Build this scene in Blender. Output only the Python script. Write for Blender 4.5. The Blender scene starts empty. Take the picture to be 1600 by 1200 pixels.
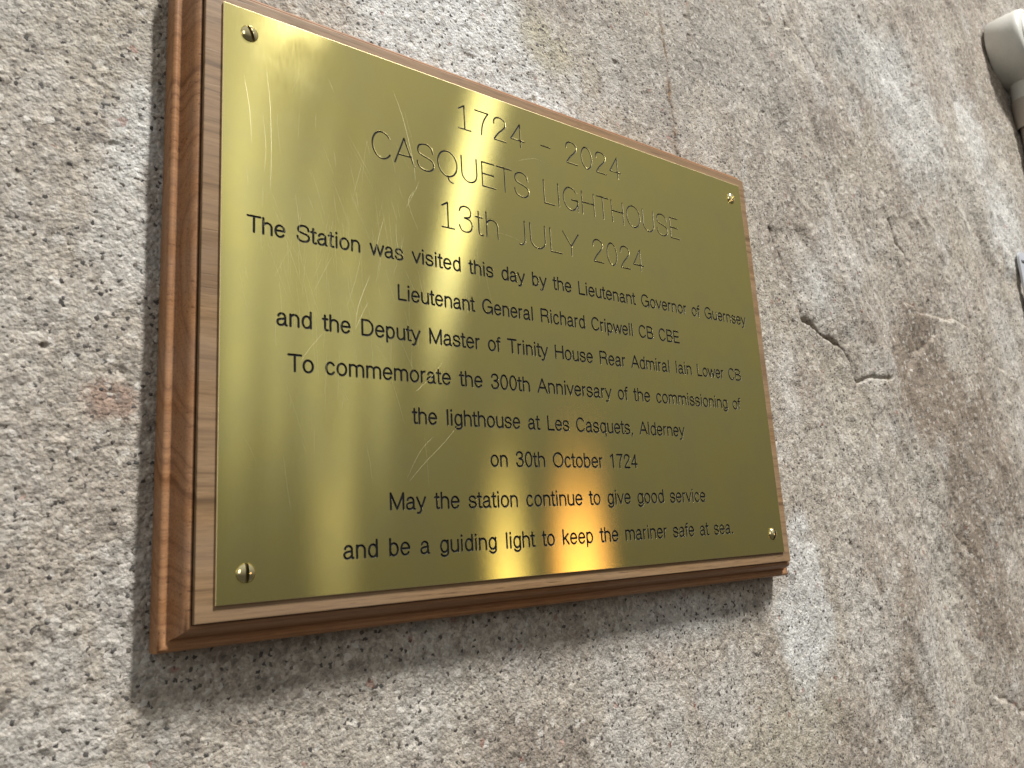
import bpy, math, random
import numpy as np
from mathutils import Matrix, Vector
random.seed(4)
SC = bpy.context.scene
COL = SC.collection
MM = 0.001

# ------------------------------------------------------------------ camera
cam_d = bpy.data.cameras.new('camera'); cam = bpy.data.objects.new('camera', cam_d)
COL.objects.link(cam); SC.camera = cam
cam_d.sensor_width = 36.0; cam_d.lens = 1230.3 / 1600 * 36
cam_d.clip_start = 0.01; cam_d.clip_end = 50
RX = Vector((0.79540231, -0.60310484, -0.05999763))
RY = Vector((0.07240368, 0.19283725, -0.97855583))
RZ = Vector((0.60174154, 0.77400151, 0.1970502))
CAM = Vector((-0.2262365, -0.25451404, -0.09133576))
m = Matrix.Identity(4)
for i in range(3):
    m[i][0] = RX[i]; m[i][1] = -RY[i]; m[i][2] = -RZ[i]; m[i][3] = CAM[i]
cam.matrix_world = m
cam_d.dof.use_dof = True; cam_d.dof.focus_distance = 0.37; cam_d.dof.aperture_fstop = 26

# ------------------------------------------------------------------ light
SC.view_settings.view_transform = 'Standard'; SC.view_settings.look = 'None'
SC.view_settings.exposure = 0.0; SC.view_settings.gamma = 1.0
W = bpy.data.worlds.new('World'); SC.world = W; W.use_nodes = True
bg = W.node_tree.nodes['Background']
_n = W.node_tree.nodes; _l = W.node_tree.links
_tc = _n.new('ShaderNodeTexCoord'); _sp = _n.new('ShaderNodeSeparateXYZ'); _mr = _n.new('ShaderNodeMapRange')
_mx = _n.new('ShaderNodeMix'); _mx.data_type = 'RGBA'
_l.new(_tc.outputs['Generated'], _sp.inputs[0]); _l.new(_sp.outputs[2], _mr.inputs[0]); _l.new(_mr.outputs[0], _mx.inputs[0])
_mr.inputs[1].default_value = -.30; _mr.inputs[2].default_value = .80
_mx.inputs[6].default_value = (.27, .25, .215, 1); _mx.inputs[7].default_value = (1.55, 1.56, 1.55, 1)   # dim floor to pale ceiling
_l.new(_mx.outputs[2], bg.inputs[0]); bg.inputs[1].default_value = 0.30

def lamp(name, loc, target, sx, sy, power, col, up=None):
    d = bpy.data.lights.new(name, 'AREA'); d.shape = 'RECTANGLE'; d.size = sx; d.size_y = sy
    d.energy = power; d.color = col
    o = bpy.data.objects.new(name, d); COL.objects.link(o)
    z = (Vector(loc) - Vector(target)).normalized()
    y = Vector(up) if up else Vector((0, 0, 1))
    x = y.cross(z).normalized(); y = z.cross(x)
    mm = Matrix.Identity(4)
    for i in range(3):
        mm[i][0] = x[i]; mm[i][1] = y[i]; mm[i][2] = z[i]; mm[i][3] = loc[i]
    o.matrix_world = mm
    return o
# long ceiling strip light running away from the wall, up on the right
A, B = Vector((1.25, -2.50, 5.10)), Vector((1.90, -3.65, 5.10))
lamp('strip_light', (A + B) / 2, Vector((0.1, 0, 0)), 0.42, (B - A).length, 695.0, (1.0, 0.985, 0.955), B - A)
lamp('fill_light', (-2.3, -1.7, 0.7), (0, 0, 0), 1.4, 1.4, 12.5, (1.0, 0.975, 0.93))  # large soft fill added on the left to lift the shadows
A2, B2 = Vector((0.99, -1.33, 1.13)), Vector((1.38, -2.09, 1.12))
lamp('far_strip_light', (A2 + B2) / 2, Vector((0, 0, 0)), 0.08, (B2 - A2).length, 0.62, (1.0, 1.0, 0.90), B2 - A2)
lamp('window_light', (0.42, -1.80, 1.20), (-.1, 0, 0), 0.26, 0.60, 0.20, (0.97, 0.98, 0.95))
for _x, _w, _p, _h in ((.455, .075, .145, 1.05), (.565, .044, .088, .95), (.668, .044, .078, .85), (.772, .044, .066, .70), (.88, .044, .052, .60)):   # narrow glowing panels added for pale streaks reflected in the brass
    lamp('streak_panel', (_x, -1.8, .22 + _h / 2), (_x - .4, 0, .22 + _h / 2), _w, _h, _p, (0.95, 1.0, 0.96))
lamp('warm_lamp', (1.18, -1.62, -0.23), (0, 0, 0), 0.085, 0.30, 0.27, (1.0, 0.80, 0.42))
lamp('orange_lamp', (1.36, -1.50, -0.24), (0, 0, 0), 0.125, 0.32, 0.62, (1.0, 0.52, 0.21))
lamp('small_lamp', (0.73, -1.82, -0.03), (0, 0, 0), 0.10, 0.16, 0.050, (1.0, 0.93, 0.75))

# ------------------------------------------------------------------ helpers
def link(name, me, mat=None, parent=None, **props):
    o = bpy.data.objects.new(name, me); COL.objects.link(o)
    for mt in (mat if isinstance(mat, (list, tuple)) else [mat] if mat else []):
        me.materials.append(mt)
    if parent: o.parent = parent
    for k, v in props.items(): o[k] = v
    return o

def mesh(name, V, F, smooth=False):
    me = bpy.data.meshes.new(name)
    me.from_pydata([tuple(v) for v in V], [], F); me.update()
    if smooth: me.polygons.foreach_set('use_smooth', [True] * len(me.polygons))
    return me

def fast_mesh(name, V, Q, smooth=False):
    """V (n,3) float, Q (m,k) int array of equal-sided faces"""
    me = bpy.data.meshes.new(name)
    V = np.asarray(V, np.float32); Q = np.asarray(Q, np.int32)
    me.vertices.add(len(V)); me.vertices.foreach_set('co', V.ravel())
    me.loops.add(Q.size); me.loops.foreach_set('vertex_index', Q.ravel())
    me.polygons.add(len(Q)); me.polygons.foreach_set('loop_start', np.arange(0, Q.size, Q.shape[1], dtype=np.int32))
    if smooth: me.polygons.foreach_set('use_smooth', np.ones(len(Q), bool))
    me.update(calc_edges=True); me.validate()
    return me

class NT:
    def __init__(s, name):
        s.m = bpy.data.materials.new(name); s.m.use_nodes = True
        s.t = s.m.node_tree; s.n = s.t.nodes; s.bsdf = s.n['Principled BSDF']
    def add(s, typ, **kw):
        n = s.n.new(typ)
        for k, v in kw.items(): setattr(n, k, v)
        return n
    def put(s, sock, v):
        if isinstance(v, bpy.types.NodeSocket): s.t.links.new(v, sock)
        else: sock.default_value = v
    def math(s, op, a, b=None, c=None, clamp=False):
        n = s.add('ShaderNodeMath', operation=op, use_clamp=clamp)
        s.put(n.inputs[0], a)
        if b is not None: s.put(n.inputs[1], b)
        if c is not None: s.put(n.inputs[2], c)
        return n.outputs[0]
    def noise(s, vec, scale, detail=2, rough=.5, dist=0):
        n = s.add('ShaderNodeTexNoise'); s.put(n.inputs['Vector'], vec)
        n.inputs['Scale'].default_value = scale; n.inputs['Detail'].default_value = detail
        n.inputs['Roughness'].default_value = rough; n.inputs['Distortion'].default_value = dist
        return n.outputs[0]
    def voro(s, vec, scale, feature='F1', out='Distance'):
        n = s.add('ShaderNodeTexVoronoi', feature=feature); s.put(n.inputs['Vector'], vec)
        n.inputs['Scale'].default_value = scale
        return n.outputs[out]
    def mapr(s, v, a, b, c=0., d=1., smooth=False):
        n = s.add('ShaderNodeMapRange'); n.interpolation_type = 'SMOOTHSTEP' if smooth else 'LINEAR'
        s.put(n.inputs[0], v)
        for i, x in enumerate((a, b, c, d)): s.put(n.inputs[i + 1], x)
        return n.outputs[0]
    def mix(s, f, a, b, blend='MIX'):
        n = s.add('ShaderNodeMix', data_type='RGBA', blend_type=blend)
        s.put(n.inputs[0], f); s.put(n.inputs[6], a); s.put(n.inputs[7], b)
        return n.outputs[2]
    def scale(s, vec, sx, sy, sz):
        n = s.add('ShaderNodeVectorMath', operation='MULTIPLY'); s.put(n.inputs[0], vec)
        n.inputs[1].default_value = (sx, sy, sz); return n.outputs[0]
    def coord(s): return s.add('ShaderNodeTexCoord').outputs['Object']
    def bump(s, h, dist, strength=1.0, normal=None):
        n = s.add('ShaderNodeBump'); s.put(n.inputs['Height'], h)
        n.inputs['Distance'].default_value = dist; n.inputs['Strength'].default_value = strength
        if normal is not None: s.put(n.inputs['Normal'], normal)
        return n.outputs[0]

C4 = lambda r, g, b: (r, g, b, 1)

# ------------------------------------------------------------------ materials
def brass(name, rough=.162, aniso=.63, satin=True, col=C4(.69, .59, .205)):
    t = NT(name); b = t.bsdf; co = t.coord()
    b.inputs['Metallic'].default_value = 1
    if satin:
        mot = t.noise(co, 45, 4, .55)
        hair = t.noise(t.scale(co, 2200, 200, 120), 1, 3, .6)
        c2 = t.mix(t.mapr(mot, .35, .68), col, C4(col[0]*.94, col[1]*.96, col[2]*1.08))
        c3 = t.mix(t.mapr(hair, .25, .75), t.mix(1, c2, C4(.96, .96, .96), 'MULTIPLY'), c2)
        t.put(b.inputs['Base Color'], c3)
        r = t.math('ADD', t.mapr(mot, .3, .7, rough - .008, rough + .008), t.mapr(hair, .3, .7, -.004, .005))
        t.put(b.inputs['Roughness'], r)
        tn = t.add('ShaderNodeCombineXYZ'); tn.inputs[2].default_value = 1
        b.inputs['Anisotropic'].default_value = aniso
        t.put(b.inputs['Tangent'], tn.outputs[0])
        sheet = t.noise(co, 14, 2, .5)                 # the sheet is not perfectly flat
        grit = t.noise(co, 2600, 2, .6)
        n1 = t.bump(sheet, .00035, .05)
        n2 = t.bump(grit, .00003, .055, n1)
        g = t.add('ShaderNodeBsdfAnisotropic', distribution='BECKMANN')
        t.put(g.inputs['Color'], c3); t.put(g.inputs['Roughness'], r); g.inputs['Anisotropy'].default_value = -aniso
        t.put(g.inputs['Tangent'], tn.outputs[0]); t.put(g.inputs['Normal'], n2)
        b.inputs['Anisotropic'].default_value = 0; b.inputs['Roughness'].default_value = .5
        for l in list(b.inputs['Roughness'].links): t.t.links.remove(l)
        b.inputs['Roughness'].default_value = .5
        t.put(b.inputs['Normal'], n2)
        mx = t.add('ShaderNodeMixShader'); mx.inputs[0].default_value = .955
        t.put(mx.inputs[1], b.outputs[0]); t.put(mx.inputs[2], g.outputs[0])
        t.t.links.new(mx.outputs[0], t.n['Material Output'].inputs[0])
    else:
        b.inputs['Base Color'].default_value = col; b.inputs['Roughness'].default_value = rough
    return t.m

M_PLATE = brass('satin_brass')
M_EDGE = brass('cut_brass_edge', .42, 0, False, C4(.86, .72, .42))  # colour brightened to stand for light caught along the plate edge
M_SCREW = brass('polished_brass', .10, 0, False, C4(.97, .84, .46))

def groove_mat():
    t = NT('engraved_black_fill'); b = t.bsdf
    a = t.add('ShaderNodeAttribute', attribute_name='inset').outputs['Fac']
    lim = t.add('ShaderNodeAttribute', attribute_name='limit').outputs['Fac']
    n = t.noise(t.coord(), 1200, 2, .6)
    k = t.mapr(t.math('ADD', t.math('SUBTRACT', a, lim), t.mapr(n, .3, .7, -.03, .03)), -.02, .03)
    t.put(b.inputs['Base Color'], t.mix(k, C4(.98, .90, .60), C4(.006, .006, .007)))  # bare brass rim with glints brightened into its colour, black fill inside
    t.put(b.inputs['Metallic'], t.math('SUBTRACT', 1., k))
    t.put(b.inputs['Roughness'], t.mapr(k, 0, 1, .25, .6))
    b.inputs['Specular IOR Level'].default_value = .12
    return t.m
M_GROOVE = groove_mat()

def wood_mat(name='oak', ringk=.6, base=C4(.205, .122, .058), dark=C4(.060, .030, .012), light=C4(.29, .180, .090)):
    t = NT(name); b = t.bsdf; co = t.coord()
    warp = t.noise(t.scale(co, 5, 30, 30), 1, 3, .55)
    sep = t.add('ShaderNodeSeparateXYZ'); t.put(sep.inputs[0], co)
    X, Y, Z = sep.outputs
    # growth rings: cylinders about an axis running along the board
    yy = t.math('ADD', Y, .045); zz = t.math('ADD', Z, t.math('MULTIPLY', X, .018))
    rad = t.math('SQRT', t.math('ADD', t.math('MULTIPLY', yy, yy), t.math('MULTIPLY', t.math('MULTIPLY', zz, zz), .85)))
    rad = t.math('ADD', rad, t.math('MULTIPLY', warp, .009))
    ring = t.noise_ = None
    rv = t.add('ShaderNodeCombineXYZ'); t.put(rv.inputs[0], rad)
    rn = t.noise(rv.outputs[0], 330, 3, .6)
    fib = t.noise(t.scale(co, 90, 1500, 1500), 1, 3, .65)
    pore = t.noise(t.scale(co, 60, 900, 900), 1, 2, .5)
    c = t.mix(t.mapr(rn, .36, .62), base, light)
    c = t.mix(t.mapr(rn, .45, .34), c, t.mix(ringk, base, dark))
    c = t.mix(t.mapr(fib, .45, .70, 0, .40), c, dark)
    c = t.mix(t.mapr(pore, .64, .72, 0, .6), c, dark)
    big = t.noise(t.scale(co, 12, 60, 60), 1, 2, .5)
    c = t.mix(t.mapr(big, .35, .7, 0, .22), c, C4(.30, .24, .19))
    t.put(b.inputs['Base Color'], c)
    t.put(b.inputs['Roughness'], t.mapr(fib, .3, .7, .42, .58))
    b.inputs['Specular IOR Level'].default_value = .2
    h = t.math('ADD', t.math('MULTIPLY', fib, .5), t.mapr(pore, .60, .72, 0, -1))
    t.put(b.inputs['Normal'], t.bump(h, .00008, .4))
    return t.m
M_WOOD = wood_mat()
M_WOOD2 = wood_mat('oak_moulding_lit', .42, C4(.275, .125, .050), C4(.075, .028, .011), C4(.37, .185, .080))  # same oak as the panel, warm reflected light put into its colour

def wall_mat():
    t = NT('granular_stone_render'); b = t.bsdf; co = t.coord()
    tint = t.add('ShaderNodeAttribute', attribute_name='tint').outputs['Color']
    wob = t.add('ShaderNodeVectorMath', operation='ADD'); t.put(wob.inputs[0], co)
    nn = t.add('ShaderNodeTexNoise'); t.put(nn.inputs['Vector'], co); nn.inputs['Scale'].default_value = 700; nn.inputs['Detail'].default_value = 2
    t.put(wob.inputs[1], t.scale(nn.outputs['Color'], .0012, .0012, .0012))
    w = wob.outputs[0]
    cell = t.add('ShaderNodeSeparateColor'); t.put(cell.inputs[0], t.voro(w, 880, out='Color'))
    cell2 = t.add('ShaderNodeSeparateColor'); t.put(cell2.inputs[0], t.voro(w, 420, out='Color'))
    fine = t.noise(co, 900, 4, .7); med = t.noise(co, 240, 4, .65); spot = t.noise(co, 420, 2, .5)
    f = t.mapr(cell.outputs[0], 0, 1, .75, 1.25)
    f = t.math('MULTIPLY', f, t.mapr(cell2.outputs[0], 0, 1, .88, 1.10))
    f = t.math('MULTIPLY', f, t.mapr(fine, .3, .7, .76, 1.22))
    f = t.math('MULTIPLY', f, t.mapr(med, .3, .7, .80, 1.16))
    comb = t.add('ShaderNodeCombineColor')
    for i in range(3): t.put(comb.inputs[i], f)
    c = t.mix(1, tint, comb.outputs[0], 'MULTIPLY')
    c = t.mix(t.math('GREATER_THAN', cell.outputs[1], .95), c, C4(.075, .068, .062))        # dark grains
    c = t.mix(t.math('MULTIPLY', t.mapr(t.math('ADD', cell2.outputs[1], t.mapr(med, .3, .7, -.05, .05)), .84, .90), .38), c, C4(.60, .57, .51))
    c = t.mix(t.math('MULTIPLY', t.math('GREATER_THAN', cell2.outputs[1], .975), .6), c, C4(.56, .53, .48))   # pale chips
    c = t.mix(t.math('MULTIPLY', t.math('GREATER_THAN', cell2.outputs[2], .996), .45), c, C4(.26, .09, .06))  # red grains
    c = t.mix(t.mapr(spot, .64, .72, 0, .6), c, C4(.10, .085, .07))
    c = t.mix(t.mapr(cell.outputs[2], .5, 1, 0, .16), c, C4(.42, .33, .22))
    t.put(b.inputs['Base Color'], c)
    t.put(b.inputs['Roughness'], t.mapr(cell.outputs[0], 0, 1, .62, .95))
    b.inputs['Specular IOR Level'].default_value = .35
    v = t.voro(w, 880)
    h = t.math('ADD', t.math('MULTIPLY', v, -.7), t.math('MULTIPLY', fine, 1.1))
    h = t.math('ADD', h, t.math('MULTIPLY', med, 1.4))
    t.put(b.inputs['Normal'], t.bump(h, .0005, .85))
    return t.m
M_WALL = wall_mat()

def simple(name, col, rough, metal=0, var=.1, scale=300, bump=.0001):
    t = NT(name); co = t.coord(); n = t.noise(co, scale, 4, .6); n2 = t.noise(co, scale * .12, 3, .5)
    k = t.math('MULTIPLY', t.mapr(n, .3, .7, 1 - var, 1 + var), t.mapr(n2, .3, .7, 1 - var, 1 + var))
    cc = t.add('ShaderNodeCombineColor')
    for i in range(3): t.put(cc.inputs[i], k)
    t.put(t.bsdf.inputs['Base Color'], t.mix(1, C4(*col), cc.outputs[0], 'MULTIPLY'))
    t.put(t.bsdf.inputs['Roughness'], t.mapr(n2, .3, .7, rough - .06, rough + .08))
    t.bsdf.inputs['Metallic'].default_value = metal
    t.put(t.bsdf.inputs['Normal'], t.bump(n, bump, .5))
    return t.m
M_PVC = simple('grey_painted_plastic', (.58, .57, .52), .45, 0, .04, 500, .00008)
M_PVC2 = simple('beige_plastic', (.42, .37, .31), .45, 0, .04, 500, .00008)
M_GALV = simple('galvanised_steel', (.62, .64, .68), .45, .3, .08, 260, .00006)
M_STEEL = simple('dull_steel', (.33, .33, .35), .35, .9, .08, 400, .00005)

# ------------------------------------------------------------------ numpy noise
def h2(ix, iz, seed):
    a = (ix.astype(np.int64) * 374761393 + iz.astype(np.int64) * 668265263 + seed * 974634777) & 0xffffffff
    a = ((a ^ (a >> 13)) * 1274126177) & 0xffffffff
    a = ((a ^ (a >> 16)) * 2246822519) & 0xffffffff
    return ((a ^ (a >> 15)) & 0xffffff) / float(0x1000000)
def vn(x, z, seed):
    ix = np.floor(x); iz = np.floor(z); fx = x - ix; fz = z - iz
    fx = fx * fx * (3 - 2 * fx); fz = fz * fz * (3 - 2 * fz)
    a = h2(ix, iz, seed); b = h2(ix + 1, iz, seed); c = h2(ix, iz + 1, seed); d = h2(ix + 1, iz + 1, seed)
    return (a + (b - a) * fx) * (1 - fz) + (c + (d - c) * fx) * fz
def fbm(x, z, seed, o=4, g=.5):
    s = 0; amp = 1; tot = 0
    for k in range(o):
        s = s + amp * (vn(x * 2 ** k + 13.1 * k, z * 2 ** k - 7.7 * k, seed + k) - .5); tot += amp; amp *= g
    return s / tot * 2
def worley(x, z, seed):
    ix = np.floor(x); iz = np.floor(z); best = np.full(x.shape, 9.); cid = np.zeros(x.shape)
    for i in (-1, 0, 1):
        for j in (-1, 0, 1):
            cx = ix + i; cz = iz + j
            px = cx + .1 + .8 * h2(cx, cz, seed); pz = cz + .1 + .8 * h2(cx, cz, seed + 1)
            d = (px - x) ** 2 + (pz - z) ** 2
            k = d < best; best = np.where(k, d, best); cid = np.where(k, h2(cx, cz, seed + 2), cid)
    return np.sqrt(best), cid
def poly_dist(x, z, pts):
    """distance, signed side (+ = right/upper side of travel) and position along"""
    best = np.full(x.shape, 1e9); side = np.zeros(x.shape); t_ = np.zeros(x.shape)
    n = len(pts) - 1
    for k, ((ax, az), (bx, bz)) in enumerate(zip(pts[:-1], pts[1:])):
        dx, dz = bx - ax, bz - az; L = dx * dx + dz * dz
        t = np.clip(((x - ax) * dx + (z - az) * dz) / L, 0, 1)
        ex = x - ax - t * dx; ez = z - az - t * dz; d = np.hypot(ex, ez)
        m_ = d < best; best = np.where(m_, d, best)
        side = np.where(m_, np.sign(dx * (z - az) - dz * (x - ax)), side); t_ = np.where(m_, (k + t) / n, t_)
    return best, side, t_
def sst(a, b, v):
    t = np.clip((v - a) / (b - a), 0, 1); return t * t * (3 - 2 * t)

# ------------------------------------------------------------------ the wall
def wall_mesh():
    xs = [-232.]
    while xs[-1] < 860: xs.append(xs[-1] + .48 * max(1., (xs[-1] + 330) / 330))
    xs = np.array([-600, -480, -400, -340, -300, -275, -258, -247, -240, -235] + xs + [866, 880, 905, 950, 1020, 1120, 1300, 1500])
    nd = 760
    s = np.concatenate([[-3, -2.2, -1.7, -1.4, -1.22, -1.1, -1.04], np.linspace(-1.01, 1.01, nd), [1.04, 1.1, 1.22, 1.4, 1.7, 2.2, 3]])
    xc = np.clip(xs, -232, 860)
    lo = -185 - .215 * (xc + 232); hi = 125 + .43 * (xc + 232)
    X = np.repeat(xs[:, None], len(s), 1); Z = (lo + hi)[:, None] / 2 + s[None] * ((hi - lo) / 2)[:, None]
    # --- relief (mm, + = towards the viewer)
    wx = X + 6 * fbm(X / 22, Z / 22, 5); wz = Z + 6 * fbm(X / 22, Z / 22, 9)
    far = sst(165, 260, X)                                   # right of the plaque the wall gets rougher
    near = sst(175, 215, np.maximum(np.abs(X), np.abs(Z) * 1.3))
    H = fbm(X / 160, Z / 230, 31, 3) * (1.2 + 7.5 * far)
    H += fbm(wx / 42, wz / 75, 41, 4) * (1.1 + 3.4 * far)
    H += fbm(X / 9, Z / 11, 51, 3) * (.38 + .5 * far)
    # folds running down and to the right in the rough part
    q = (wx * .93 + wz * .36)
    H += far * 2.6 * fbm(q / 26, (wz * .93 - wx * .36) / 120, 61, 4, .55)
    jx = X + 4.5 * fbm(X / 14, Z / 14, 71, 4, .55); jz = Z + 4.5 * fbm(X / 14, Z / 14, 75, 4, .55)
    def ledge(pts, step, w, groove, gw, lo_=.6, sw=1.2):
        nonlocal H
        d, sd, t = poly_dist(jx, jz, pts)
        taper = sst(0, .06, t) * (1 - sst(.92, 1, t))
        H += -taper * groove * 1.05 * np.exp(-(d / (gw * .7)) ** 2) * (lo_ + (1 - lo_) * vn(X / 9, Z / 9, 301)) + taper * step * np.tanh(-sd * d / sw) * np.exp(-(d / w)) * .5
    CR = [(209, 101), (212, 89), (225, 64), (230, 47), (230, 39), (255, 33), (271, 28), (281, 18), (284, 5), (288, -5), (296, -21), (310, -42)]
    ledge(CR, 3.6, 26, 3.0, 2.0, .8)
    ledge(CR[2:10], 1.0, 12, 4.5, 2.6, .8)
    ledge([(282, 4), (309, 7), (336, 9)], .3, 9, 2.8, 1.6)
    ledge([(116, 240), (120, 212), (121, 190), (120, 164), (119, 143), (119, 110)], .8, 8, 1.3, 1.3)
    ledge([(235, 330), (254, 285), (260, 266), (280, 262), (291, 249), (299, 227), (312, 200)], 2.5, 16, 2.0, 2.4)
    ledge([(414, -218), (436, -230), (470, -245)], 2, 18, 2.2, 2.0)
    ledge([(365, 138), (370, 120), (384, 104)], 2.5, 9, 4, 3.6)
    ledge([(366, 70), (398, 62), (442, 65), (475, 58), (493, 43), (527, 32), (570, 22)], 4, 18, 1.3, 2.4)
    ledge([(356, -8), (362, 12), (372, 26), (392, 38), (415, 51)], 2.5, 14, 1.2, 2.4)
    ledge([(352, -10), (347, -34), (349, -46)], .6, 6, 2.4, 2)
    ledge([(545, 300), (520, 250), (515, 205), (535, 150), (560, 110)], -5, 30, .2, 5, .6, 11)
    ledge([(640, 260), (610, 230), (600, 190), (590, 150)], -4, 26, .2, 5, .6, 9)
    ledge([(400, 330), (395, 285), (430, 240)], 2, 16, 1.2, 3)
    ledge([(380, -90), (410, -120), (405, -160), (420, -205)], 2, 16, 1.6, 3)
    # grains
    g1, c1 = worley(wx / 2.0, wz / 2.0, 101); g2, c2 = worley(X / 1.25, Z / 1.25, 131); g3, c3 = worley(wx / 6.5, wz / 5.5, 151)
    H += .30 * (1 - 1.4 * g1) * (.35 + c1) + .22 * (1 - 1.3 * g2) * (.3 + c2)
    H += np.where(c3 > .80, 1.0, 0) * np.clip(1 - 2.2 * g3, 0, 1) * .45 - np.where(c3 < .02, 1., 0) * np.clip(1 - 2.6 * g3, 0, 1) * 1.1
    H += fbm(X / 2.6, Z / 2.6, 171, 3, .6) * .27
    # behind the plaque the wall stays back
    H = np.where(near < 1, np.minimum(H, 1.2 + 6 * near), H)
    Yw = 19.3 - H
    # --- colour
    base = np.array([.385, .345, .292]); V = np.ones(X.shape + (3,)) * base
    def blend(mask, col):
        nonlocal V; V = V * (1 - mask[..., None]) + np.array(col) * mask[..., None]
    f1 = fbm(wx / 60, wz / 110, 201, 5, .6); f2 = fbm(wx / 34, wz / 46, 221, 5, .62); f3 = fbm(X / 90, Z / 90, 241, 5, .6)
    blend(sst(.05, .40, f1) * .65, (.50, .475, .435))
    blend(sst(.05, .45, -f1) * .60, (.235, .195, .16))
    blend(sst(.15, .45, f2) * .45, (.47, .455, .43))
    blend(sst(.10, .5, f3) * .40, (.345, .305, .235))
    blend(sst(.22, .5, -f2) * .30, (.28, .21, .17))
    WH = (.58, .58, .56); CRM = (.50, .475, .42); BR = (.225, .180, .138); GR = (.27, .255, .23); YE = (.38, .34, .24); PK = (.34, .295, .25)
    patches = [(-40, 152, 66, 42, WH, 1.), (5, 130, 50, 26, WH, .95), (-175, 20, 16, 34, WH, .45), (-172, 60, 10, 30, WH, .6),
        (24, 165, 18, 24, YE, .75), (40, 190, 34, 16, BR, .5), (95, 178, 60, 44, GR, .45), (200, 215, 70, 50, GR, .5),
        (373, 281, 60, 40, WH, .6), (433, 235, 50, 70, WH, .6), (500, 330, 60, 50, PK, .5), (560, 260, 42, 46, WH, .7), (597, 185, 60, 60, WH, .75),
        (520, 200, 40, 60, CRM, .6), (330, 280, 40, 40, GR, .55), (256, 66, 26, 30, WH, .4), (320, 40, 36, 26, PK, .5), (386, 0, 50, 55, BR, .85),
        (440, -60, 60, 70, BR, .7), (350, -75, 32, 42, CRM, .5), (263, -52, 32, 50, CRM, .25), (270, -110, 45, 26, BR, .45), (190, -135, 26, 40, WH, .75),
        (182, -170, 16, 26, WH, .6), (102, -134, 42, 12, WH, .5), (330, -120, 30, 60, PK, .4), (365, -150, 20, 60, CRM, .55), (300, -170, 40, 60, BR, .55),
        (240, -215, 60, 30, BR, .5), (430, -160, 40, 50, BR, .6), (150, -200, 60, 26, YE, .3), (32, -152, 22, 14, GR, .4), (-53, -150, 60, 14, CRM, .22),
        (-198, -70, 30, 60, PK, .35), (-175, -40, 9, 7, (.30, .19, .14), .7), (-12, 118, 5, 4, (.24, .18, .12), .8), (14, 131, 3.4, 4, (.22, .17, .11), .95)]
    for (cx, cz, rx, rz, col, k) in patches:
        r = np.hypot((wx - cx) / rx, (wz - cz) / rz) + .75 * f2 + .45 * f1 + .35 * fbm(X / 7, Z / 7, 261, 3)
        blend(k * (1 - sst(.45, 1.2, r)), col)
    d, sd, t = poly_dist(jx, jz, [(114, 240), (120, 212), (121, 190), (120, 164), (119, 143), (119, 110)])
    blend(.95 * np.exp(-(d / (1.8 + 1.0 * (t > .45))) ** 2) * np.clip(.55 + 1.2 * fbm(X / 9, Z / 14, 271, 2), .35, 1), (.16, .088, .038))
    d, sd, t = poly_dist(jx, jz, CR); blend(.9 * np.exp(-(d / 2.5) ** 2) * sst(0, .2, t) * (1 - sst(.8, 1, t)), (.10, .072, .05))  # shade inside the main crack painted into the wall colour
    pit_shade = np.clip(-(fbm(X / 3.5, Z / 3.5, 281, 3)) - .28, 0, 1) * 2.2  # dark flecks standing for shaded pits, painted into the colour
    blend(np.clip(pit_shade, 0, .45), (.13, .11, .095))
    n0, n1 = X.shape
    P = np.stack([X, Yw, Z], -1).reshape(-1, 3) * MM
    idx = np.arange(n0 * n1).reshape(n0, n1)
    Q = np.stack([idx[:-1, :-1], idx[1:, :-1], idx[1:, 1:], idx[:-1, 1:]], -1).reshape(-1, 4)
    me = fast_mesh('stone_wall', P, Q, True)
    ca = me.color_attributes.new('tint', 'FLOAT_COLOR', 'POINT')
    ca.data.foreach_set('color', np.concatenate([V.reshape(-1, 3), np.ones((n0 * n1, 1))], 1).astype(np.float32).ravel())
    return me
link('stone_wall', wall_mesh(), M_WALL, label='rough grey and beige granular stone wall with cracks and pale patches, behind the plaque', category='wall')

# ------------------------------------------------------------------ the plaque
plaque = bpy.data.objects.new('plaque', None); COL.objects.link(plaque)
plaque.empty_display_size = .02; plaque.location = (0, 18 * MM, 0)
plaque['label'] = 'engraved brass commemorative plate on an oak board with moulded edge, fixed to the stone wall'
plaque['category'] = 'plaque'
def part(name, me, mat, parent=None, **kw):
    """children are modelled in wall coordinates; the plaque empty sits at the board's back"""
    par = parent or plaque
    o = link(name, me, mat, par, **kw)
    if par is plaque: o.location = (0, -18 * MM, 0)
    return o

PX, PZ = 154.4, 109.9
def ring_sweep(prof, jitter=0):
    """prof: list of (offset outward, y depth); rectangle PX x PZ; returns verts, faces"""
    V, F = [], []
    n = len(prof)
    per = [(-1, -1), (1, -1), (1, 1), (-1, 1)]
    segs = 30
    loops = []
    for a in range(4):
        (sx, sz), (ex, ez) = per[a], per[(a + 1) % 4]
        for k in range(segs):
            t = k / segs
            loops.append((sx + (ex - sx) * t, sz + (ez - sz) * t))
    for (ux, uz) in loops:
        for (o, y) in prof:
            V.append((ux * (PX + o), y, uz * (PZ + o * .93)))
    N = len(loops)
    for a in range(N):
        b = (a + 1) % N
        for k in range(n - 1):
            F.append((a * n + k, a * n + k + 1, b * n + k + 1, b * n + k))
    return V, F, N
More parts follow.
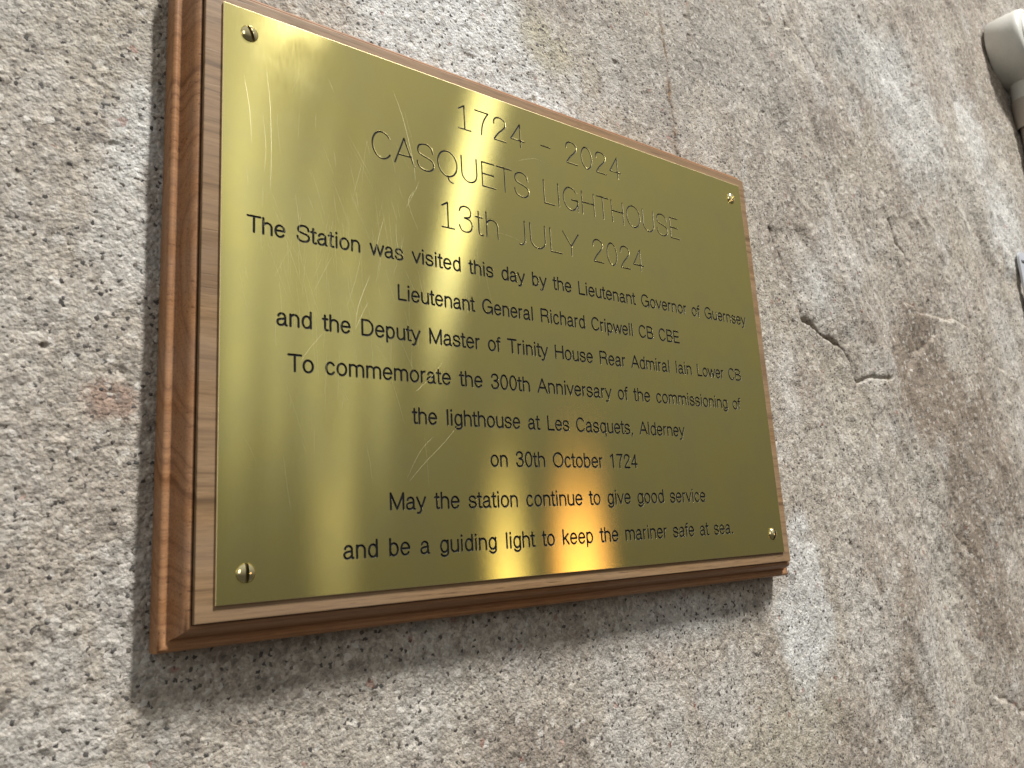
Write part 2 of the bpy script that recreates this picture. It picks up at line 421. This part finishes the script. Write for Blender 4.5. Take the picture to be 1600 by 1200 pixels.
# raised flat panel with a fine eased edge
prof = [(-.35, 1.0), (-.10, 1.06), (0, 1.3), (0, 3.4)]
V, F, N = ring_sweep(prof)
F.append([a * len(prof) for a in range(N)][::-1])
me = mesh('raised_panel', np.array(V) * MM, F)
part('raised_panel', me, M_WOOD, label='flat raised oak panel with straight grain around the brass')
prof = [(-3, 3.9), (.06, 3.9), (.30, 3.75), (.42, 2.95), (.75, 2.78), (1.3, 2.95), (1.9, 3.35), (2.5, 4.0), (3.0, 4.8), (3.45, 5.8), (3.85, 6.9), (4.2, 7.9), (4.55, 8.8),
        (4.95, 9.5), (5.4, 9.85), (5.85, 9.8), (6.3, 9.45), (6.9, 9.1), (7.5, 9.1), (8.05, 9.4), (8.45, 9.95), (8.65, 10.7), (8.7, 11.6), (8.7, 17.4), (8.4, 18), (-3, 18)]
V, F, N = ring_sweep(prof)
me = mesh('moulded_edge', np.array(V) * MM, F, True)
me.set_sharp_from_angle(angle=math.radians(50))
part('moulded_edge', me, M_WOOD2, label='ogee-moulded oak border running round the board')

# --- lettering: single-stroke glyphs, cap height 100
def Arc(cx, cy, rx, ry, a0, a1, n=None):
    n = n or max(5, int(abs(a1 - a0) / 11))
    return [(cx + rx * math.cos(math.radians(a0 + (a1 - a0) * k / n)), cy + ry * math.sin(math.radians(a0 + (a1 - a0) * k / n))) for k in range(n + 1)]
def Sp(p, n=7):
    out = []
    q = [p[0]] + list(p) + [p[-1]]
    for i in range(1, len(q) - 2):
        for k in range(n):
            t = k / n; r = []
            for c in (0, 1):
                a, b, c_, d = q[i - 1][c], q[i][c], q[i + 1][c], q[i + 2][c]
                r.append(.5 * (2 * b + (c_ - a) * t + (2 * a - 5 * b + 4 * c_ - d) * t * t + (3 * b - a - 3 * c_ + d) * t ** 3))
            out.append(tuple(r))
    return out + [p[-1]]
G = {
 'a': (76, [Arc(36, 51, 21, 21, 168, 0) + [(57, 12)] + Sp([(57, 12), (59, 3), (66, 0)]), Sp([(57, 42), (44, 39), (26, 36), (13, 29), (10, 18), (16, 4), (30, -1), (45, 4), (57, 18)])]),
 'b': (77, [[(13, 100), (13, 0)], Arc(38, 36, 26, 37, 0, 360)]),
 'c': (71, [Arc(37, 36, 26, 37, 38, 322)]),
 'd': (77, [[(64, 100), (64, 0)], Arc(39, 36, 26, 37, 0, 360)]),
 'e': (76, [[(11, 38), (65, 38)] , Arc(38, 36, 27.5, 37, 3, 322)]),
 'f': (38, [Sp([(34, 100), (25, 99), (18, 92), (17, 82)]) + [(17, 0)], [(4, 71), (32, 71)]]),
 'g': (77, [Arc(39, 36, 26, 37, 0, 360), [(64, 72), (64, -6)] + Arc(39, -6, 25, 20, 0, -158)]),
 'h': (76, [[(13, 0), (13, 100)], Arc(38, 46, 25, 26, 180, 0) + [(63, 0)]]),
 'i': (31, [[(15.5, 0), (15.5, 72)], [(14.5, 96), (16.5, 96), (16.5, 100), (14.5, 100), (14.5, 96)]]),
 'k': (70, [[(13, 0), (13, 100)], [(13, 28), (57, 72)], [(29, 44), (61, 0)]]),
 'l': (31, [[(15.5, 0), (15.5, 100)]]),
 'm': (114, [[(13, 0), (13, 72)], Arc(35, 49, 22, 23, 180, 0) + [(57, 0)], Arc(79, 49, 22, 23, 180, 0) + [(101, 0)]]),
 'n': (76, [[(13, 0), (13, 72)], Arc(38, 46, 25, 26, 180, 0) + [(63, 0)]]),
 'o': (77, [Arc(38.5, 36, 28, 37, 0, 360)]),
 'p': (77, [[(13, 72), (13, -27)], Arc(38, 36, 26, 37, 0, 360)]),
 'q': (77, [[(64, 72), (64, -27)], Arc(39, 36, 26, 37, 0, 360)]),
 'r': (47, [[(13, 0), (13, 72)], Arc(38, 44, 25, 28, 180, 92)]),
 's': (70, [Sp([(58, 54), (51, 68), (35, 73), (18, 68), (11, 55), (18, 43), (35, 37), (53, 31), (60, 18), (52, 4), (35, -1), (17, 4), (9, 18)])]),
 't': (39, [[(17, 94), (17, 16)] + Sp([(17, 16), (19, 4), (27, 0), (35, 1)]), [(4, 71), (33, 71)]]),
 'u': (76, [[(13, 72), (13, 26)] + Arc(38, 26, 25, 27, 180, 360), [(63, 72), (63, 0)]]),
 'v': (69, [[(6, 72), (34.5, 0), (63, 72)]]),
 'w': (101, [[(5, 72), (27, 0), (50.5, 70), (74, 0), (96, 72)]]),
 'y': (69, [[(6, 72), (36, 2)], [(64, 72), (36, 2)] + Sp([(36, 2), (29, -17), (20, -27), (9, -26)])]),
 'A': (93, [[(5, 0), (46.5, 100), (88, 0)], [(19, 34), (74, 34)]]),
 'B': (92, [[(14, 0), (14, 100), (50, 100)] + Arc(50, 76, 25, 24, 90, -90) + [(14, 52)], [(50, 52)] + Arc(53, 26, 28, 26, 90, -90) + [(14, 0)]]),
 'C': (97, [Arc(50, 50, 40, 51, 38, 322)]),
 'D': (99, [[(14, 0), (14, 100), (46, 100)] + Arc(46, 50, 41, 50, 90, -90) + [(14, 0)]]),
 'E': (86, [[(76, 100), (14, 100), (14, 0), (78, 0)], [(14, 52), (72, 52)]]),
 'G': (106, [Arc(52, 50, 42, 51, 38, 330) + [(93, 30), (93, 47), (58, 47)], [(93, 30), (93, -2)]]),
 'H': (100, [[(14, 0), (14, 100)], [(86, 0), (86, 100)], [(14, 52), (86, 52)]]),
 'I': (38, [[(19, 0), (19, 100)]]),
 'J': (66, [[(52, 100), (52, 26)] + Arc(32, 26, 20, 27, 0, -110) ]),
 'L': (76, [[(14, 100), (14, 0), (69, 0)]]),
 'M': (114, [[(14, 0), (14, 100), (57, 2), (100, 100), (100, 0)]]),
 'O': (107, [Arc(53.5, 50, 44, 51, 0, 360)]),
 'Q': (107, [Arc(53.5, 50, 44, 51, 0, 360), Sp([(54, -1), (56, -12), (64, -20), (76, -23)])]),
 'R': (97, [[(14, 0), (14, 100), (54, 100)] + Arc(56, 75, 26, 25, 90, -90) + [(14, 50)], [(58, 50)] + Sp([(58, 50), (74, 44), (80, 32), (81, 14), (86, 0)])]),
 'S': (92, [Sp([(79, 72), (73, 91), (57, 101), (37, 101), (19, 92), (13, 76), (19, 61), (37, 54), (59, 48), (77, 39), (82, 25), (76, 8), (59, -1), (37, -1), (17, 8), (9, 28)])]),
 'T': (84, [[(5, 100), (79, 100)], [(42, 100), (42, 0)]]),
 'U': (98, [[(13, 100), (13, 34)] + Arc(49, 34, 36, 35, 180, 360) + [(85, 100)]]),
 'Y': (90, [[(5, 100), (45, 42), (85, 100)], [(45, 42), (45, 0)]]),
 '0': (77, [Arc(38.5, 50, 27, 51, 0, 360)]),
 '1': (77, [[(20, 84), (42, 100), (42, 0)]]),
 '!': (77, [[(17, 84), (40, 100), (40, 0)], [(14, 0), (64, 0)]]),
 '2': (77, [Sp([(12, 70), (14, 86), (24, 97), (39, 101), (54, 96), (63, 84), (61, 67), (48, 50), (28, 28), (12, 4)]) + [(12, 0), (64, 0)]]),
 '3': (77, [Sp([(12, 80), (19, 94), (37, 101), (55, 95), (61, 78), (55, 61), (32, 54)]), Sp([(32, 54), (56, 48), (65, 28), (56, 6), (37, -1), (19, 4), (10, 22)])]),
 '4': (77, [[(52, 0), (52, 100), (9, 28), (69, 28)]]),
 '7': (77, [[(10, 100), (65, 100)] + Sp([(65, 100), (47, 68), (37, 36), (33, 0)])]),
 '-': (62, [[(10, 40), (54, 40)]]),
 ',': (38, [[(17, 2), (17, -4), (12, -17)]]),
 '.': (38, [[(15, 0), (19, 0), (19, 4), (15, 4), (15, 0)]]),
 ' ': (62, []),
}
CAPB, CAPH = 5.75, 11.3
# text, baseline (centre line) z, left x, right x, cap height, half stroke, word space
LINES = [
 ('!724 - 2024', 84.7, -49.2, 49.8, 11.1, .40), ('CASQUETS LIGHTHOUSE', 60.4, -90.8, 90.6, 11.3, .40), ('!3th JULY 2024', 37.2, -59.9, 60.2, 11.2, .40),
 ('The Station was visited this day by the Lieutenant Governor of Guernsey', 19.2, -139.8, 139.2, CAPB, .455),
 ('Lieutenant General Richard Cripwell CB CBE', 2.9, -81.3, 81.4, CAPB, .455),
 ('and the Deputy Master of Trinity House Rear Admiral Iain Lower CB', -13.0, -129.3, 128.8, CAPB, .455),
 ('To commemorate the 300th Anniversary of the commissioning of', -29.0, -125.4, 125.6, CAPB, .455),
 ('the lighthouse at Les Casquets, Alderney', -45.1, -77.0, 77.9, CAPB, .455),
 ('on 30th October 1724', -60.9, -41.6, 42.6, CAPB, .455),
 ('May the station continue to give good service', -77.1, -87.4, 88.5, CAPB, .455),
 ('and be a guiding light to keep the mariner safe at sea.', -93.3, -105.9, 107.0, CAPB, .455)]

def line_segments(text, zb, x0, x1, cap):
    sc = cap / 100
    pos = 0; items = []
    for ch in text:
        adv, strokes = G[ch]
        items.append((pos, strokes)); pos += adv
    xs = [px + p[0] for px, st in items for s_ in st for p in s_]
    a, b = min(xs), max(xs)
    # stretch the letter pitch, keep most of the letter shape
    k = (x1 - x0) / (b - a)
    print('LINE', text[:20], 'pitch ratio', round(k / sc, 3))
    S = []
    for px, st in items:
        for s_ in st:
            P = [(x0 + (px + p[0] - a) * k, zb + p[1] * sc) for p in s_]
            S += list(zip(P[:-1], P[1:]))
    return S

def build_plate():
    HX, HZ = 148.5, 105.0; E = .22
    faceV, faceQ = [], []                 # flat face pieces (mixed polygons)
    polys = []
    band_top = HZ - E; X0, X1 = -HX + E, HX - E
    plate_polys = []                      # list of polygons as list of (x,z)
    out = []
    zcur = band_top
    for (text, zb, xa, xb, cap, hw) in LINES:
        segs = line_segments(text, zb, xa + hw, xb - hw, cap)
        h = .13 if cap < 8 else .115
        zt = zb + cap * 1.05 + hw + .3; zl = zb - cap * .32 - hw - .3
        xl = xa - 1.0; nx = int((xb - xa + 2) / h) + 1; nz = int((zt - zl) / h) + 1
        gx = xl + np.arange(nx + 1) * h; gz = zl + np.arange(nz + 1) * h
        f = np.full((nx + 1, nz + 1), 5.0)
        for (ax, az), (bx, bz) in segs:
            r = hw + .45
            i0 = max(0, int((min(ax, bx) - r - xl) / h)); i1 = min(nx, int((max(ax, bx) + r - xl) / h) + 1)
            j0 = max(0, int((min(az, bz) - r - zl) / h)); j1 = min(nz, int((max(az, bz) + r - zl) / h) + 1)
            gxx = gx[i0:i1 + 1][:, None]; gzz = gz[j0:j1 + 1][None]
            dx, dz = bx - ax, bz - az; L = dx * dx + dz * dz + 1e-12
            t = np.clip(((gxx - ax) * dx + (gzz - az) * dz) / L, 0, 1)
            d = np.hypot(gxx - ax - t * dx, gzz - az - t * dz) - hw
            f[i0:i1 + 1, j0:j1 + 1] = np.minimum(f[i0:i1 + 1, j0:j1 + 1], d)
        f = np.where(np.abs(f) < 1e-3, 1e-3, f)
        ins = f < 0
        cnt = ins[:-1, :-1].astype(int) + ins[1:, :-1] + ins[1:, 1:] + ins[:-1, 1:]
        # plate strip above this band + margins left and right of it
        xr = gx[-1]; zr = gz[-1]
        plate_polys.append([(X0, zr), (X1, zr), (X1, zcur), (X0, zcur)])
        plate_polys.append([(X0, zl), (xl, zl), (xl, zr), (X0, zr)])
        plate_polys.append([(xr, zl), (X1, zl), (X1, zr), (xr, zr)])
        zcur = zl
        # fully outside cells: runs along x
        for j in range(nz):
            e = (cnt[:, j] == 0).astype(np.int8)
            dd = np.diff(np.concatenate([[0], e, [0]])); st = np.where(dd == 1)[0]; en = np.where(dd == -1)[0]
            for a, b in zip(st, en):
                plate_polys.append([(gx[a], gz[j]), (gx[b], gz[j]), (gx[b], gz[j + 1]), (gx[a], gz[j + 1])])
        # grooves
        GV, GS, GF, key = [], [], [], {}
        def gv(k, x, z, s):
            if k in key: return key[k]
            key[k] = len(GV); GV.append((x, z)); GS.append(s); return key[k]
        ii, jj = np.where(cnt > 0)
        fl = f.tolist(); gxl = gx.tolist(); gzl = gz.tolist(); cl = cnt.tolist()
        for i, j in zip(ii.tolist(), jj.tolist()):
            cs = ((i, j), (i + 1, j), (i + 1, j + 1), (i, j + 1))
            if cl[i][j] == 4:
                GF.append([gv(c, gxl[c[0]], gzl[c[1]], -fl[c[0]][c[1]]) for c in cs]); continue
            inn, ot = [], []
            for q in range(4):
                c, d = cs[q], cs[(q + 1) & 3]
                fc, fd = fl[c[0]][c[1]], fl[d[0]][d[1]]
                if fc < 0: inn.append(gv(c, gxl[c[0]], gzl[c[1]], -fc))
                else: ot.append((gxl[c[0]], gzl[c[1]]))
                if (fc < 0) != (fd < 0):
                    t = fc / (fc - fd)
                    x = gxl[c[0]] + t * (gxl[d[0]] - gxl[c[0]]); z = gzl[c[1]] + t * (gzl[d[1]] - gzl[c[1]])
                    inn.append(gv((min(c, d), max(c, d)), x, z, 0.)); ot.append((x, z))
            GF.append(inn); plate_polys.append(ot)
        S = np.clip(np.array(GS) / hw, 0, 1)
        depth = (.34 if cap < 8 else .38) * np.sqrt(1 - (1 - S) ** 2)
        gvv = np.array(GV)
        me = bpy.data.meshes.new('text_line')
        me.from_pydata((np.stack([gvv[:, 0], depth, gvv[:, 1]], 1) * MM).tolist(), [], GF)
        me.polygons.foreach_set('use_smooth', [True] * len(me.polygons))
        a = me.attributes.new('inset', 'FLOAT', 'POINT'); a.data.foreach_set('value', S.astype(np.float32))
        a = me.attributes.new('limit', 'FLOAT', 'POINT'); a.data.foreach_set('value', np.full(len(S), .07 if cap < 8 else .18, np.float32))
        me.update(); out.append((text.replace('!', '1'), me, cap))
    plate_polys.append([(X0, -HZ + E), (X1, -HZ + E), (X1, zcur), (X0, zcur)])
    # face mesh with shared vertices
    vk, V, F = {}, [], []
    for p in plate_polys:
        fidx = []
        for (x, z) in p:
            k = (round(x, 5), round(z, 5)); i = vk.get(k)
            if i is None: i = vk[k] = len(V); V.append((x * MM, 0, z * MM))
            if not fidx or fidx[-1] != i: fidx.append(i)
        if len(fidx) > 2 and fidx[0] == fidx[-1]: fidx.pop()
        if len(set(fidx)) > 2: F.append(fidx)
    nf = len(F)
    # bevelled rim and sides
    def R_(o, y):
        b = len(V)
        for sx, sz in ((-1, -1), (1, -1), (1, 1), (-1, 1)): V.append((sx * (HX - o) * MM, y * MM, sz * (HZ - o) * MM))
        return b
    a = R_(E, 0); b = R_(.06, .07); c = R_(0, .24); d = R_(0, 1.0)
    for u, w in ((a, b), (b, c), (c, d)):
        for k in range(4): F.append([u + k, w + k, w + (k + 1) % 4, u + (k + 1) % 4])
    me = bpy.data.meshes.new('brass_plate'); me.from_pydata(V, [], F)
    me.update()
    mi = np.zeros(len(me.polygons), np.int32); mi[nf:] = 1
    return me, mi, out
pm, pmi, texts = build_plate()
plate = part('brass_plate', pm, [M_PLATE, M_EDGE], label='satin brass plate with fine scratches and black-filled engraved lettering')
pm.polygons.foreach_set('material_index', pmi)
for text, me, cap in texts:
    link('text_line', me, M_GROOVE, plate, label=('large thin' if cap > 8 else 'small black') + ' engraved line reading "' + text + '"')

# --- scratches: hair-thin scored lines with a raised bright burr
def scratches():
    V, F = [], []
    def line(pts, w):
        P = Sp(pts, 8); n = len(P); b = len(V)
        for i, (x, z) in enumerate(P):
            j = min(i, n - 2); dx, dz = P[j + 1][0] - P[j][0], P[j + 1][1] - P[j][1]; L = math.hypot(dx, dz) + 1e-9
            t = i / (n - 1); ww = w * (math.sin(math.pi * min(1, max(0.02, t))) ** .6) / 2
            nx, nz = -dz / L * ww, dx / L * ww
            V.extend([(x - nx, -.001, z - nz), (x, -.012, z), (x + nx, -.001, z + nz)])
        for i in range(n - 1):
            a = b + i * 3; c = a + 3
            F.append((a, c, c + 1, a + 1)); F.append((a + 1, c + 1, c + 2, a + 2))
    for pts, w in [
        ([(-141, 78), (-139, 66), (-138, 52)], .09), ([(-133, 84), (-131.5, 70), (-131, 50), (-131.5, 35)], .09), ([(-134, 64), (-133, 52), (-133.6, 42)], .07),
        ([(-80.5, 92), (-76, 80), (-72, 62), (-71.5, 54)], .08), ([(-93, 10.5), (-98, -2), (-99.5, -11)], .12), ([(-94, 0), (-98, -8), (-99.5, -11.5)], .10),
        ([(-81, 34), (-81, 27), (-79.5, 18)], .07), ([(-86, 36), (-89, 26), (-90, 20)], .06), ([(-72, 50), (-75, 44), (-71, 33)], .05),
        ([(-57, -46), (-64, -53), (-72, -60), (-79, -67)], .09), ([(-62, -20), (-68, -27), (-75, -33)], .06), ([(-112, -14), (-117, -20), (-121, -26)], .06),
        ([(-20, 76), (-8, 81), (2, 80)], .025), ([(-34, 40), (-26, 40), (-16, 38)], .03), ([(-68, -50), (-74, -56), (-80, -66)], .05),
        ([(-96, 20), (-99, 8), (-103, -4)], .05), ([(-120, 30), (-121, 18), (-119, 8)], .05)]:
        line(pts, w)
    rnd = random.Random(11)
    for k in range(150):                       # faint wipe marks, fanning about the vertical
        x = rnd.gauss(-104, 20); z = rnd.gauss(18, 30)
        if abs(x) > 145 or abs(z) > 98: continue
        L = rnd.uniform(4, 22); a = rnd.gauss(-.12, .22)
        dx, dz = math.sin(a) * L / 2, math.cos(a) * L / 2
        if abs(z) + dz > 102 or x + abs(dx) > 147 or x - abs(dx) < -147: continue
        line([(x + dx, z + dz), (x + rnd.uniform(-.3, .3), z), (x - dx, z - dz)], rnd.uniform(.018, .04))
    me = mesh('scratches', np.array(V) * MM, F, True)
    return me
M_SCR = brass('scored_brass', .42, 0, False, C4(.84, .77, .48))
link('scratches', scratches(), M_SCR, plate, kind='stuff', label='pale hair-thin scratches in the brass')

# --- screws: domed slotted heads
def screw_mesh():
    R, hgt, w, fl = 3.15, 1.45, .50, .25
    us = sorted(set([round(-R * math.cos(math.pi * k / 22), 4) for k in range(23)]))
    us = [u for u in us if abs(u) > w + .1]
    st = [(u, 0) for u in us if u < 0] + [(-w - .06, 0), (-w, .5), (-w, 1), (0, 1), (w, 1), (w, .5), (w + .06, 0)] + [(u, 0) for u in us if u > 0]
    V, F = [], []; n = 21
    def dome(r): 
        r = min(1, r / R); return hgt * (math.sqrt(max(0, 1 - .92 * r * r)) - math.sqrt(.08)) / (1 - math.sqrt(.08)) + (.25 if r < .999 else 0)
    for u, k in st:
        half = math.sqrt(max(0, R * R - u * u))
        for j in range(n + 1):
            v = -half * math.cos(math.pi * j / n); r = math.hypot(u, v); d = dome(r)
            if k == 1: d = min(d, fl)
            elif k == .5: d = min(d, max(fl, d - .12))
            V.append((u, -d, v))
    m_ = n + 1
    for a in range(len(st) - 1):
        for j in range(n): F.append((a * m_ + j, (a + 1) * m_ + j, (a + 1) * m_ + j + 1, a * m_ + j + 1))
    me = mesh('screw', np.array(V) * MM, F, True); me.set_sharp_from_angle(angle=math.radians(38))
    me.materials.append(M_SCREW); me.materials.append(M_SLOT)
    for p_ in me.polygons:
        if abs(p_.center[0]) < (w + .05) * MM: p_.material_index = 1
    return me
M_SLOT = brass('dark_slot_brass', .35, 0, False, C4(.22, .17, .07))  # darker brass for the slot faces
sm = screw_mesh()
for (x, z, ang, lab) in [(-139.1, 95.4, -24, 'domed slotted screw with its slot slightly tilted, top left corner'), (139.3, 95.0, 38, 'domed slotted screw in the top right corner, slot turned diagonally'),
                    (-139.2, -95.7, 0, 'domed slotted screw in the bottom left corner, slot upright'), (139.8, -95.1, 14, 'domed slotted screw in the bottom right corner')]:
    o = link('screw', sm, None, plaque, label=lab)
    o.location = (x * MM, -18 * MM, z * MM); o.rotation_euler = (0, math.radians(ang), 0)

# ------------------------------------------------------------------ conduit box, upper right
def lathe(prof, n=64, axis_y=True):
    """prof: (radius, y) in mm, axis along y"""
    V, F = [], []; m_ = len(prof)
    for k in range(n):
        a = 2 * math.pi * k / n
        for r, y in prof: V.append((r * math.cos(a), y, r * math.sin(a)))
    for k in range(n):
        b = (k + 1) % n
        for j in range(m_ - 1): F.append((k * m_ + j, b * m_ + j, b * m_ + j + 1, k * m_ + j + 1))
    return np.array(V) * MM, F
def tube(r0, r1, z0, z1, n=32, lip=0):
    V, F = [], []
    pr = [(r0, z0), (r1, z1)]
    if lip: pr = [(r0, z0), (r0, z0 + 0.001), (r1 + lip, z1 - 12), (r1 + lip + .3, z1 - 11), (r1 + lip + .3, z1)]
    m_ = len(pr)
    for k in range(n):
        a = 2 * math.pi * k / n
        for r, z in pr: V.append((r * math.cos(a), r * math.sin(a), z))
    for k in range(n):
        b = (k + 1) % n
        for j in range(m_ - 1): F.append((k * m_ + j, b * m_ + j, b * m_ + j + 1, k * m_ + j + 1))
    return np.array(V) * MM, F
BX, BZ = 695, 397
box = bpy.data.objects.new('conduit_box', None); COL.objects.link(box); box.location = (BX * MM, 19 * MM, BZ * MM); box.empty_display_size = .02
box['label'] = 'round grey-green conduit box with a pipe running down, on the wall at the upper right'; box['category'] = 'junction box'
V, F = lathe([(0, 3), (39, 3), (40, 2), (40, -14), (39.6, -24), (38.5, -28), (35.5, -30), (33, -30.4), (32, -30.4)])
me = mesh('box_body', V, F, True); me.set_sharp_from_angle(angle=math.radians(60)); link('box_body', me, M_PVC, box)
V, F = lathe([(32.6, -28), (32.2, -31.4), (31.2, -32.6), (26, -33.2), (0, -33.6)])
me = mesh('lid', V, F, True); me.set_sharp_from_angle(angle=math.radians(50)); link('lid', me, M_PVC, box)
for sx in (-24, 24):
    V, F = lathe([(2.6, -32.6), (2.6, -34.4), (2.0, -34.9), (0, -35)], 20)
    o = link('lid_screw', mesh('lid_screw', V, F, True), M_STEEL, box); o.location = (sx * MM * .8, 0, sx * MM * .5)
V, F = tube(13.5, 13.5, -62, -30); me = mesh('spout', V, F, True)
o = link('spout', me, M_PVC, box); o.location = (4 * MM, -12 * MM, 0)
V, F = tube(15, 15, -90, -58); V2, F2 = tube(15, 12.5, -58, -57.9)
n0 = len(V); V = np.vstack([V, V2]); F = F + [tuple(i + n0 for i in f) for f in F2]
o = link('coupling', mesh('coupling', V, F, True), M_PVC2, box, label='beige coupling below the spout'); o.location = (4 * MM, -12 * MM, 0)
V, F = tube(11.5, 11.5, -700, -85)
o = link('pipe', mesh('pipe', V, F, True), M_PVC2, box); o.location = (4 * MM, -12 * MM, 0)

# ------------------------------------------------------------------ galvanised bracket at the right edge
def bracket_mesh(w, h, t, r, holes):
    """rounded plate in xz with stadium-shaped through holes: via bmesh triangle fill of loops"""
    import bmesh
    bm = bmesh.new()
    def loop(pts):
        vs = [bm.verts.new((x * MM, 0, z * MM)) for x, z in pts]
        return [bm.edges.new((vs[i], vs[(i + 1) % len(vs)])) for i in range(len(vs))]
    def rrect(cx, cz, hw_, hh, r_):
        P = []
        for sx, sz, a0 in ((1, 1, 0), (-1, 1, 90), (-1, -1, 180), (1, -1, 270)):
            for k in range(9):
                a = math.radians(a0 + 90 * k / 8); P.append((cx + sx * (hw_ - r_) + r_ * math.cos(a), cz + sz * (hh - r_) + r_ * math.sin(a)))
        return P
    E_ = loop(rrect(0, 0, w / 2, h / 2, r))
    for (cx, cz, a, b, rr) in holes: E_ += loop(rrect(cx, cz, a, b, rr))
    bmesh.ops.triangle_fill(bm, use_beauty=True, edges=E_)
    res = bmesh.ops.extrude_face_region(bm, geom=bm.faces[:])
    vs = [v for v in res['geom'] if isinstance(v, bmesh.types.BMVert)]
    bmesh.ops.translate(bm, vec=(0, t * MM, 0), verts=vs)
    bmesh.ops.recalc_face_normals(bm, faces=bm.faces[:])
    me = bpy.data.meshes.new('bracket_plate'); bm.to_mesh(me); bm.free()
    return me
br = bpy.data.objects.new('wall_bracket', None); COL.objects.link(br); br.location = (640 * MM, 12 * MM, 120 * MM); br.empty_display_size = .02
br['label'] = 'small galvanised steel bracket plate with slots, on the wall at the right edge'; br['category'] = 'bracket'
me = bracket_mesh(76, 66, 2, 9, [(-22, 23, 12, 1.9, 1.8), (-14, 16, 9, 1.6, 1.5), (-25, 1, 8, 10, 7.5), (10, -3, 8, 8, 7.9), (-19, -22, 9, 3, 2.9)])
link('bracket_plate', me, M_GALV, br)
V, F = lathe([(0, 5.5), (4, 5.5), (4, -1), (7, -1.0), (7, -2.0), (5, -4.6), (0, -5)], 24)
o = link('bolt', mesh('bolt', V, F, True), M_STEEL, br); o.location = (10 * MM, 0, -3 * MM)
V, F = lathe([(30, 7), (30, 2.6), (28, 2.6), (0, 2.6)], 6)
for dz in (-16, 16):
    V, F = lathe([(6, 7), (6, 2.9)], 20)
    o = link('spacer', mesh('spacer', V, F, True), M_STEEL, br); o.location = (22 * MM, 0, dz * MM)
